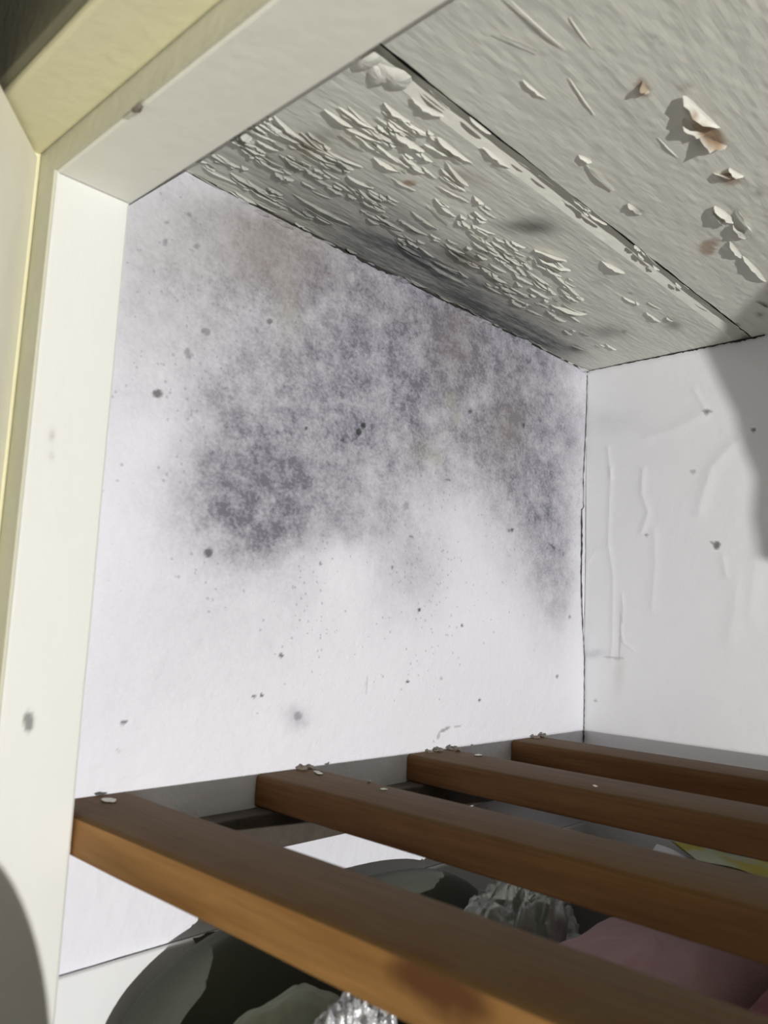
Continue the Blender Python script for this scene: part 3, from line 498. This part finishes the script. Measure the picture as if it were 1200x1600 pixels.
m = MB(); m.box(0, .012, -.30, D, -1.0, -.2352); structure(bevel(m.build('baseboard_left', M_LOWER), .004))

# ------------------------------------------------------------ back wall (plane y = D) with creased paper
def wall_back():
    xs = np.concatenate([np.arange(0, .80, .0038), np.arange(.80, 3.36, .03)]); zs = np.concatenate([np.arange(-1.0, -.02, .03), np.arange(-.02, 1.004, .0042)])
    X, Z = np.meshgrid(xs, zs, indexing='ij')
    H = .004*(fbm(X, Z, 5, 3)-.5)
    for pts, h, w in CREASES:
        best = np.full(X.shape, 1e9); side = np.zeros(X.shape)
        for (x0, z0), (x1, z1) in zip(pts[:-1], pts[1:]):
            dx, dz = x1-x0, z1-z0; L2 = dx*dx+dz*dz
            t = np.clip(((X-x0)*dx+(Z-z0)*dz)/L2, 0, 1)
            ex, ez = X-x0-t*dx, Z-z0-t*dz; d = np.hypot(ex, ez)
            s = np.sign(ex*dz-ez*dx); up = d < best
            best = np.where(up, d, best); side = np.where(up, s, side)
        H = H+h*.5*np.exp(-(best/(w*.9))**1.6)*1.0
    Y = D-np.clip(H, -.004, .02)-.0
    m = MB(); m.grid(np.stack([X, Y, Z], -1), flip=True)
    e = []
    for (a, b) in zip(EDGE_B[:-1], EDGE_B[1:]):
        for t in np.arange(0, 1, .1):
            x = a[0]+(b[0]-a[0])*t; w = (a[2]+(b[2]-a[2])*t)*(.25+random.random()*.6)
            e.append([(x, D-.006, 1.0-w-.001), (x, D-.006, 1.0005)])
    m.grid(np.array(e), 1)  # dark strip painting in shade along the ceiling line
    o = m.build('wall_back', [M_BACK, M_CREVICE])
    paint(o, stains(np.array([v[0] for v in m.v]), np.array([v[2] for v in m.v]), STAIN_B, .004)); structure(o)
wall_back()

# ------------------------------------------------------------ boarded ceiling (plane z = 1) with peeling paint
YH = -.2053
def ceiling():
    m = MB()
    ys = np.arange(YH-.1, D+.02, .0046)
    def rel(X, Y): return .0035*(fbm(X*3, Y*.8, 9, 3)-.5)+.0012*(fbm(X*6, Y, 40, 2)-.5)
    G = .443
    xs = np.concatenate([np.arange(-.02, G-.028, .005), [G-.028, G-.021, G-.014, G-.007, G-.0005]])
    X, Y = np.meshgrid(xs, ys, indexing='ij')
    ch = np.clip((X-(G-.028))/.028, 0, 1)
    edge = .004*(fbm(Y, Y*0+3, 14, 3)-.5)
    Z = 1.0+rel(X, Y)+ch*.011+(ch > 0)*.0
    X = X+ch*edge
    m.grid(np.stack([X, Y, Z], -1), flip=False)
    E = np.stack([np.stack([X[-1], Y[-1], Z[-1]], -1), np.stack([X[-1], Y[-1], Z[-1]*0+1.06], -1)]); m.grid(E, 1)  # board side coloured dark so the joint reads as shaded
    # second board
    xs = np.concatenate([[G+.0125], np.arange(G+.014, 1.06, .007)])
    X, Y = np.meshgrid(xs, ys, indexing='ij'); Z = 1.0+rel(X+2, Y)
    e2 = .005*(fbm(Y, Y*0+8, 12, 3)-.5)-.004*np.clip((.3-Y)/.3, 0, 1)*0
    X[0] += e2[0]; X[1] += e2[0]
    m.grid(np.stack([X, Y, Z], -1), flip=False)
    E = np.stack([np.stack([X[0], Y[0], Z[0]*0+1.06], -1), np.stack([X[0], Y[0], Z[0]], -1)]); m.grid(E, 0)
    for x0 in (1.075, 1.52, 1.965, 2.41, 2.855): m.box(x0, x0+.432, YH-.1, D+.02, 1.0, 1.06)
    m.box(-.02, 3.35, YH-.1, D+.02, 1.055, 1.075, 1)          # dark void above the joints
    # curled flakes of paint
    def flake(cx, cy, L, W, ang, lift, side=-1):
        nl, nw = 8, 4; ca, sa = math.cos(ang), math.sin(ang); P = np.zeros((nl, nw, 3))
        r = [random.uniform(.55, 1.15) for _ in range(nl)]; bend = random.uniform(-.3, .3)*W; skew = random.uniform(-.15, .15)*L
        z0 = 1.0+float(rel(np.array(cx), np.array(cy)))
        for i in range(nl):
            t = 2*i/(nl-1)-1; w = .8*W*max(.02, (1-t**4))**.6*r[i]
            for j in range(nw):
                s = j/(nw-1); lx = side*w*(s-.25)+bend*t*t; ly = t*L*.5+skew*s
                h = lift*(s**1.7)*(1-.6*t*t)*(.4+.6*r[i])
                P[i, j] = (cx+lx*ca+ly*sa, cy-lx*sa+ly*ca, z0-.0012-h)
        m.grid(P, 0)
    for i, (cx, cy, L, W, ang, lift) in enumerate(FLAKES):
        flake(cx, cy, L, W, ang, lift, -1 if i % 5 else 1)
    # ragged paint along the joint and the wall edge
    for i in range(22):
        y = random.uniform(.05, .78) if i < 17 else random.uniform(.8, 1.2)
        flake(G+random.uniform(.0, .012), y, random.uniform(.02, .06), random.uniform(.003, .007), random.gauss(0, .08), random.uniform(.002, .005), random.choice((-1, 1)))
    for i in range(34):
        flake(random.uniform(.004, .016), random.uniform(.0, D), random.uniform(.02, .07), random.uniform(.003, .006), random.gauss(0, .05), random.uniform(.001, .004), -1)
    # two lumps of old filler where the joint meets the frame
    for (cx, cy, rx, ry) in ((.418, -.067, .019, .026), (.412, -.028, .018, .02), (.425, -.012, .017, .03)):
        P = np.zeros((9, 17, 3))
        for i in range(9):
            for j in range(17):
                r = i/8; t = j/16*2*math.pi; k = 1+.18*math.sin(3*t+cx*90)
                P[i, j] = (cx+rx*k*r*math.cos(t), cy+ry*k*r*math.sin(t), 1.001-.007*(1-r**2.6)-.001*math.sin(5*t)*r)
        m.grid(P, 2)
    o = m.build('ceiling', [M_CEIL, M_GAP, M_FLAKE])
    a = np.array([v[0] for v in m.v]); b = np.array([v[1] for v in m.v])
    paint(o, stains(a, b, STAIN_C, .008)); structure(o)
ceiling()

# ------------------------------------------------------------ door frame, door and outer wall
def crumb(r, seed, flat):
    rnd = random.Random(seed); m = MB(); n = 9; P = np.zeros((5, n+1, 3)); ph = [rnd.uniform(.6, 1.25) for _ in range(n)]
    for i in range(5):
        a = math.pi*i/4
        for j in range(n+1):
            t = 2*math.pi*j/n; k = ph[j % n]*math.sin(a)
            P[i, j] = (r*1.5*k*math.cos(t), r*k*math.sin(t), r*flat*(1-math.cos(a))*.5*(.8+.3*ph[j % n])+.002*math.sin(t)*flat)
    m.grid(P, 0); return m
M_GR = plain('grey_grit', (.2, .17, .14), .9, .2, 150)
YR = -.3131
XJ, HS, XR, ZR, YF, XE = .0939, .8488, .045, .890, -.405, 3.1
def jamb():
    m = MB()
    ys = np.arange(YR, YH+.0001, .0032); zs = np.arange(-.72, HS+.001, .0055)
    Y, Z = np.meshgrid(ys, zs, indexing='ij'); X = XJ+.0012*(fbm(Y, Z, 12, 3)-.5)
    e = np.zeros_like(Y); e[-1] = .0045*(fbm(Z[-1], Z[-1]*0, 9, 4)-.55); e[0] = .003*(fbm(Z[0], Z[0]*0+4, 11, 4)-.5)
    Y = Y+e; X[0] -= .002; X[-1] -= .002
    m.grid(np.stack([X, Y, Z], -1))
    m.box(-.16, XJ-.0025, YR, YH-.002, -2.0, HS+.02, 0)
    o = m.build('trim_1', [M_FRAME])
    paint(o, stains(np.array([v[1] for v in m.v]), np.array([v[2] for v in m.v]), STAIN_J, .003)); structure(o)
    m = MB(); m.box(XR-.05, XJ-.003, YR-.004, YR-.0003, -2.0, HS+.04); structure(m.build('trim_2', M_STEP))         # face of the stop
    m = MB(); m.box(-.16, XR-.001, YF, YR-.0045, -2.0, 1.0); structure(bevel(m.build('trim_3', M_YELLOW), .004))
jamb()
m = MB(); m.box(XJ-.05, XE+.05, YR, YH, HS, 1.0); structure(bevel(m.build('trim_4', plain('header_gloss_paint', (.84, .84, .77), .5, .03, 30)), .003))
m = MB(); m.box(XR-.04, XE+.05, YR-.0042, YR-.0002, HS+.003, .99); structure(m.build('trim_5', M_STEP))
m = MB(); m.box(XR-.04, XE+.05, YF, YR-.0046, ZR, 1.0); structure(bevel(m.build('trim_6', M_YELLOW), .006, 3))
m = MB(); m.box(XR-.3, XE+.4, YF-.012, YF-.0003, ZR+.008, 1.3); structure(bevel(m.build('trim_8', plain('dark_olive_architrave', (.19, .18, .12), .7, .1)), .003))
m = MB(); m.box(XE, XE+.1, YF, YH, -2.0, HS-.001); structure(bevel(m.build('trim_7', M_FRAME), .004))
m = MB(); m.box(-1.2, 4.6, YF+.005, -.31, 1.0005, 1.9); m.box(-1.2, -.1605, YF+.005, -.31, -2.0, 1.0); m.box(XE+.1005, 4.6, YF+.005, -.31, -2.0, 1.0)
structure(m.build('wall_front', M_OUT))
m = MB(); m.box(3.35, 3.4, -.299, D, -.7, 1.0); structure(m.build('wall_right', M_LOWER))
m = MB(); m.box(.0, 3.35, YH+.001, D, -.76, -.70); structure(m.build('floor', M_LOWER))
m = MB(); m.box(-1.2, 4.6, -2.6, -.31, -2.06, -2.0); structure(m.build('floor_outer', plain('grey_carpet', (.55, .53, .48), .95, .1, 200)))

o = crumb(.007, 41, 1.0).build('nail', M_GR); o.location = (0.307*U, (YR-.002)*U, (HS-.006)*U)
tag(o, 'dark nail stub at the outer lower edge of the door header', 'nail')
# the door, standing ajar and opening outwards
m = MB(); m.box(0, 2.0, -.10, 0, -1.95, .886)
door = structure(bevel(m.build('door_1', M_DOOR), .005)); DA = -math.atan2(.111, .138)
door.location = (XR*U, -.322*U, 0); door.rotation_euler = (0, 0, DA)
def knob():
    m = MB(); P = np.zeros((10, 21, 3)); prof = [(.0, .0), (.05, .0), (.05, .008), (.02, .012), (.018, .05), (.035, .06), (.048, .08), (.045, .10), (.025, .112), (0, .115)]
    for i, (r, h) in enumerate(prof):
        for j in range(21): t = j/20*2*math.pi; P[i, j] = (.98+r*math.cos(t), h, .16+r*math.sin(t))
    m.grid(P); return m.build('door_knob', plain('aged_brass', (.45, .33, .14), .35, .1), door, True)
knob()

# ------------------------------------------------------------ slatted shelf
T = .0524
shelf = bpy.data.objects.new('slatted_shelf', None); COL.objects.link(shelf)
shelf.location = (1.4*U, .4*U, -T*U)
tag(shelf, 'brown slatted wooden shelf of four dusty pine slats across the cupboard', 'shelf')
def local(o):
    o.location = (-shelf.location.x, -shelf.location.y, -shelf.location.z); o.parent = shelf; return o
def slat(y0, y1, x0, dz=0.0, face=M_WOOD):
    nx, r = 60, .009
    sec = []
    for (cy, cz, a0) in ((y1-r, -r, 90), (y0+r, -r, 180), (y0+r*.5, -T+r*.5, 270), (y1-r*.5, -T+r*.5, 0)):
        rr = r if cz > -T/2 else r*.5
        for k in range(4):
            t = math.radians(-a0+90+180-k*30) if False else math.radians({90: 0, 180: 90, 270: 180, 0: 270}[a0]+k*30)
            sec.append((cy+rr*math.cos(t), cz+rr*math.sin(t)))
    n = len(sec); xs = np.concatenate([[x0], x0+.004+(3.3-x0)*np.linspace(0, 1, nx)**1.5])
    P = np.zeros((len(xs), n+1, 3)); 
    for i, x in enumerate(xs):
        for j in range(n+1):
            y, z = sec[j % n]
            y += .0022*math.sin(x*5+y0*40)+.0015*(float(vnoise(np.array(x*9), np.array(y0*30+j)))-.5)
            P[i, j] = (x, y, z+dz)
    m = MB(); m.grid(P, 0)
    c0 = len(m.v); m.v.append((x0, (y0+y1)/2, -T/2+dz)); m.f += [(j+1, j, c0) for j in range(n)]; m.mi += [0]*n
    for fi, f in enumerate(m.f):
        zs = [m.v[i][2]-dz for i in f]
        if min(zs) > -r*.55: m.mi[fi] = 1
    return local(m.build('slat', [face, M_TOP], None, True))
SL = [(-.2013, -.0741, .003), (.1586, .285, .003), (.5446, .6859, .003), (.9198, 1.05, .003)]
for i, (a, b, x0) in enumerate(SL):
    o = slat(a, b, x0, 0.0, M_WOOD if i else M_LIT)
    if i == 0: o['label'] = 'front slat with orange face lightened in colour to look lit'
def bearer(x0, x1):
    m = MB(); m.box(x0, x1, .0, D-.006, -T-.062, -T-.0004); return local(bevel(m.build('bearer', M_BEAR), .004))
bearer(.005, .05); bearer(3.24, 3.3)

# ------------------------------------------------------------ flakes of paint and grit fallen on the slats
M_CR = plain('fallen_paint', (.62, .61, .57), .6, .1, 100)
spots = {0: 'grey grit at the wall end of the second slat', 1: 'grit crumb beside the wall on the second slat', 2: 'pale paint flake lying on the second slat near its wall end',
 3: 'small white paint flake on the rear edge of the second slat', 4: 'tiny grit speck midway along the wall half of the second slat', 5: 'dark grit lump at the wall corner of the third slat',
 6: 'round dark crumb standing against the wall behind the third slat end', 7: 'round pale crumb near the rear edge of the third slat', 8: 'thin white paint flake on rear edge of the third slat',
 9: 'largest round crumb, at the wall end of the rearmost slat', 10: 'flat grey flake beside the crumb on the rearmost slat', 11: 'white speck out along the middle of the third slat',
 12: 'curled white paint flake on the front slat beside the door post', 13: 'smaller curled white flake in the corner of front slat and door post', 14: 'brown grit patch on top of the third slat near the wall', 15: 'grit crumb at the front corner of the third slat'}
for i, (x, y, r) in enumerate(DEBRIS):
    s = min(SL, key=lambda q: abs((q[0]+q[1])/2-y)); y = min(max(y, s[0]+.02), s[1]-.012); x = max(x, .014 if s is not SL[0] else .045)
    white = i in (2, 3, 8, 11, 12, 13)
    o = crumb(r*.85, i, .35 if white else .8).build('paint_flake' if white else 'grit_crumb', M_CR if white else M_GR)
    o.location = (x*U, y*U, .0004*U); o.rotation_euler = (0, 0, i*1.3)
    tag(o, spots[i], 'paint flake' if white else 'crumb', 'bits fallen on the shelf slats')

# ------------------------------------------------------------ things stored under the shelf
def lump(name, c, r, mat, seed, p=2.6, folds=.05, fs=5.0, zfold=1.0, n=56, rot=0.0, sharp=False):
    """a soft heap: superellipsoid with folds, flat underneath"""
    rnd = random.Random(seed); P = np.zeros((n, 2*n+1, 3)); off = rnd.uniform(0, 50)
    a = np.linspace(0, math.pi, n)[:, None]; t = np.linspace(0, 2*math.pi, 2*n+1)[None, :]
    se = lambda v, e: np.sign(v)*np.abs(v)**(2/e)
    x = se(np.sin(a), p)*se(np.cos(t), p); y = se(np.sin(a), p)*se(np.sin(t), p); z = se(np.cos(a), p)*np.ones_like(t)
    q1 = fbm(x*fs*.5+off, (y+z*zfold)*fs*.5+off, 1.6, 3)-.5
    q2 = fbm((x+y)*fs*.35+off+9, (z-y)*fs*.5+off, 2.4, 3)
    if sharp: q2 = 1-np.abs(2*q2-1)*2.2
    k = 1+folds*2*q1+folds*(q2-.4)
    k[0] = k[0].mean(); k[-1] = k[-1].mean(); k[:, -1] = k[:, 0]
    x, y, z = x*r[0]*k, y*r[1]*k, z*r[2]*k
    z = np.maximum(z, -r[2]); cr, sr = math.cos(rot), math.sin(rot)
    P[..., 0] = x*cr-y*sr; P[..., 1] = x*sr+y*cr; P[..., 2] = z
    P[..., 2] -= P[..., 2].min()
    m = MB(); m.grid(P, 0, flip=True); o = m.build(name, mat, None, True)
    o.location = (c[0]*U, c[1]*U, c[2]*U); return o
def cloth(name, c, rough=.85):
    k = NT(name); w = k.noise(900, 2, .6); col = k.mix(k.noise(30, 3), tuple(v*.85 for v in c), tuple(min(1, v*1.12) for v in c))
    k.bump(w, .0004); k.b.inputs['Sheen Weight'].default_value = .15; return k.base(col, rough, .15)
M_DG = cloth('dark_green_canvas', (.07, .075, .06)); M_LG = cloth('sage_cotton', (.24, .26, .20)); M_PK = cloth('pink_cotton', (.40, .25, .27))
M_MA = cloth('maroon_cotton', (.16, .035, .05))
kk = NT('clear_polythene'); M_PL = kk.base((.20, .215, .19), .5, .25); kk.b.inputs['Transmission Weight'].default_value = .35; kk.b.inputs['Alpha'].default_value = .9; kk.bump(kk.noise(60, 3, .6), .002)
kk = NT('silver_foil'); M_SI = kk.base((.62, .63, .66), .28, .6); kk.b.inputs['Metallic'].default_value = .45; kk.bump(kk.noise(120, 3, .6), .006)
FL = -.70
tag(lump('canvas_bag', (.082, .30, FL), (.075, .43, .255), M_DG, 2, 2.9, .012, 2.0), 'dark green rounded bag under the shelf against the mouldy wall', 'bag')
tag(lump('folded_garment', (.27, .03, FL), (.085, .14, .235), M_LG, 5, 2.6, .06, 2.2), 'sage green crumpled garment below the front slat beside the dark bag', 'clothing')
tag(lump('foil_packet', (.425, -.01, FL), (.062, .085, .262), M_SI, 8, 2.6, .08, 4.0, sharp=True), 'crumpled silver foil packet at the bottom edge under the front slat', 'packet')
tag(lump('plastic_bag', (.25, .58, FL), (.078, .20, .248), M_PL, 11, 2.4, .12, 3.2, sharp=True), 'crinkled translucent plastic bag seen between the first two slats', 'bag')
tag(lump('pink_cloth', (.49, .63, FL), (.148, .31, .235), M_PK, 14, 4.0, .035, 4.0), 'dusty pink cloth heaped under the shelf beside the plastic bag', 'cloth')
tag(lump('maroon_cloth', (.80, .63, FL), (.148, .31, .24), M_MA, 17, 4.0, .035, 4.0), 'dark maroon cloth at the right end of the gap behind the front slat', 'cloth')
tag(lump('blocker_box_rear', (1.65, .68, FL), (.5, .48, .315), plain('brown_card', (.35, .25, .16), .9, .1), 23, 14, .002, 2.0), 'brown box added unseen under the right half of the shelf to block light', 'box')  # unseen box added to keep light off the walls behind
tag(lump('blocker_box_front', (1.30, -.005, FL), (.2, .185, .27), plain('white_card', (.55, .55, .52), .8, .05), 24, 14, .002, 2.0), 'low pale box added unseen under the shelf to block light', 'box')  # unseen box added to keep light off the cloth heaps
tag(lump('cardboard_box', (.36, 1.11, FL), (.25, .13, .222), plain('grey_card', (.16, .15, .14), .9, .1), 20, 8, .004, 2.0), 'dull grey box under the shelf in the far corner', 'box')
def card(name, pts, thick, mat, label, cat, bend=.01):
    m = MB(); a, b, c, d = [np.array(p, float) for p in pts]; nrm = np.cross(b-a, d-a); nrm /= np.linalg.norm(nrm); n = 13
    for s in (0, 1):
        P = np.zeros((n, n, 3))
        for i in range(n):
            for j in range(n):
                u, v = i/(n-1), j/(n-1)
                P[i, j] = (a*(1-u)+b*u)*(1-v)+(d*(1-u)+c*u)*v+nrm*(s*thick+bend*math.sin(u*5+v*2)*u)
        m.grid(P, 0, flip=bool(s))
    o = m.build(name, mat, None, True); return tag(o, label, cat)
card('paper_sheet', [(.255, 1.10, -.246), (.395, 1.125, -.246), (.38, 1.17, -.240), (.225, 1.215, -.240)], .003, plain('white_paper', (.75, .75, .78), .6, .03),
     'curling white paper sheet seen between the second and third slats', 'paper')
kk = NT('green_yellow_print'); cc = kk.mix(kk.ramp(kk.noise(26, 2), .45, .55), (.42, .45, .32), (.42, .36, .05)); M_PR = kk.base(cc, .4, .4)
card('printed_leaflet', [(.36, 1.13, -.234), (.54, 1.13, -.234), (.52, 1.24, -.225), (.25, 1.235, -.228)], .004, M_PR, 'pale green and yellow leaflet behind the white paper sheet', 'leaflet')
# scrap of torn lining hanging off the wall under the shelf
m = MB(); P = np.zeros((6, 5, 3))
for i in range(6):
    for j in range(5):
        u, v = i/5, j/4; P[i, j] = (.014+.02*v*v+.004*math.sin(u*7),   .045+.045*u+.006*math.sin(v*6), -.232-.05*v*(1-.5*abs(u-.4)))
m.grid(P, 0); tag(m.build('torn_paper', plain('brown_lining', (.12, .10, .08), .9, .2), None, True), 'torn brown scrap on the low wall just under the front slat', 'scrap')

# ------------------------------------------------------------ unseen things added outside the doorway to throw the shadows
def blocker():  # unseen sheet added to throw the back wall shadow
    edge = [(2.80, .9), (2.82, .6), (2.86, .42), (2.92, .34), (2.98, 0.277), (3.039, 0.243), (3.048, 0.221), (3.059, 0.195), (3.061, 0.18), (3.069, 0.157), (3.067, 0.133), (3.07, .11), (3.13, .09)]
    m = MB()
    for s, flip in ((-1, False), (1, True)):
        P = np.zeros((len(edge), 15, 3))
        for i, (x, z) in enumerate(edge):
            for j in range(15):
                u = j/14; w = math.sin(math.pi*u)**.5
                P[i, j] = (x+u*(3.7-x), -.455+s*.035*w+.008*math.sin(u*14+z*5)*u, z+.03*math.sin(u*9)*(1 if i else 0)*u)
        m.grid(P, 0, flip)
    return tag(m.build('wall_shadow_blocker', cloth('navy_wool', (.05, .06, .09)), None, True), 'dark coat added unseen outside the doorway to shadow the back wall', 'blocker')
blocker()
tag(lump('post_shadow_blocker', (2.0, -.966, -2.0), (.3, .335, 1.01), cloth('grey_cotton', (.2, .2, .2)), 31, 8, .004, 3), 'tall grey unseen hamper standing outside the doorway', 'shadow_block')  # unseen form added to throw shade on the door post
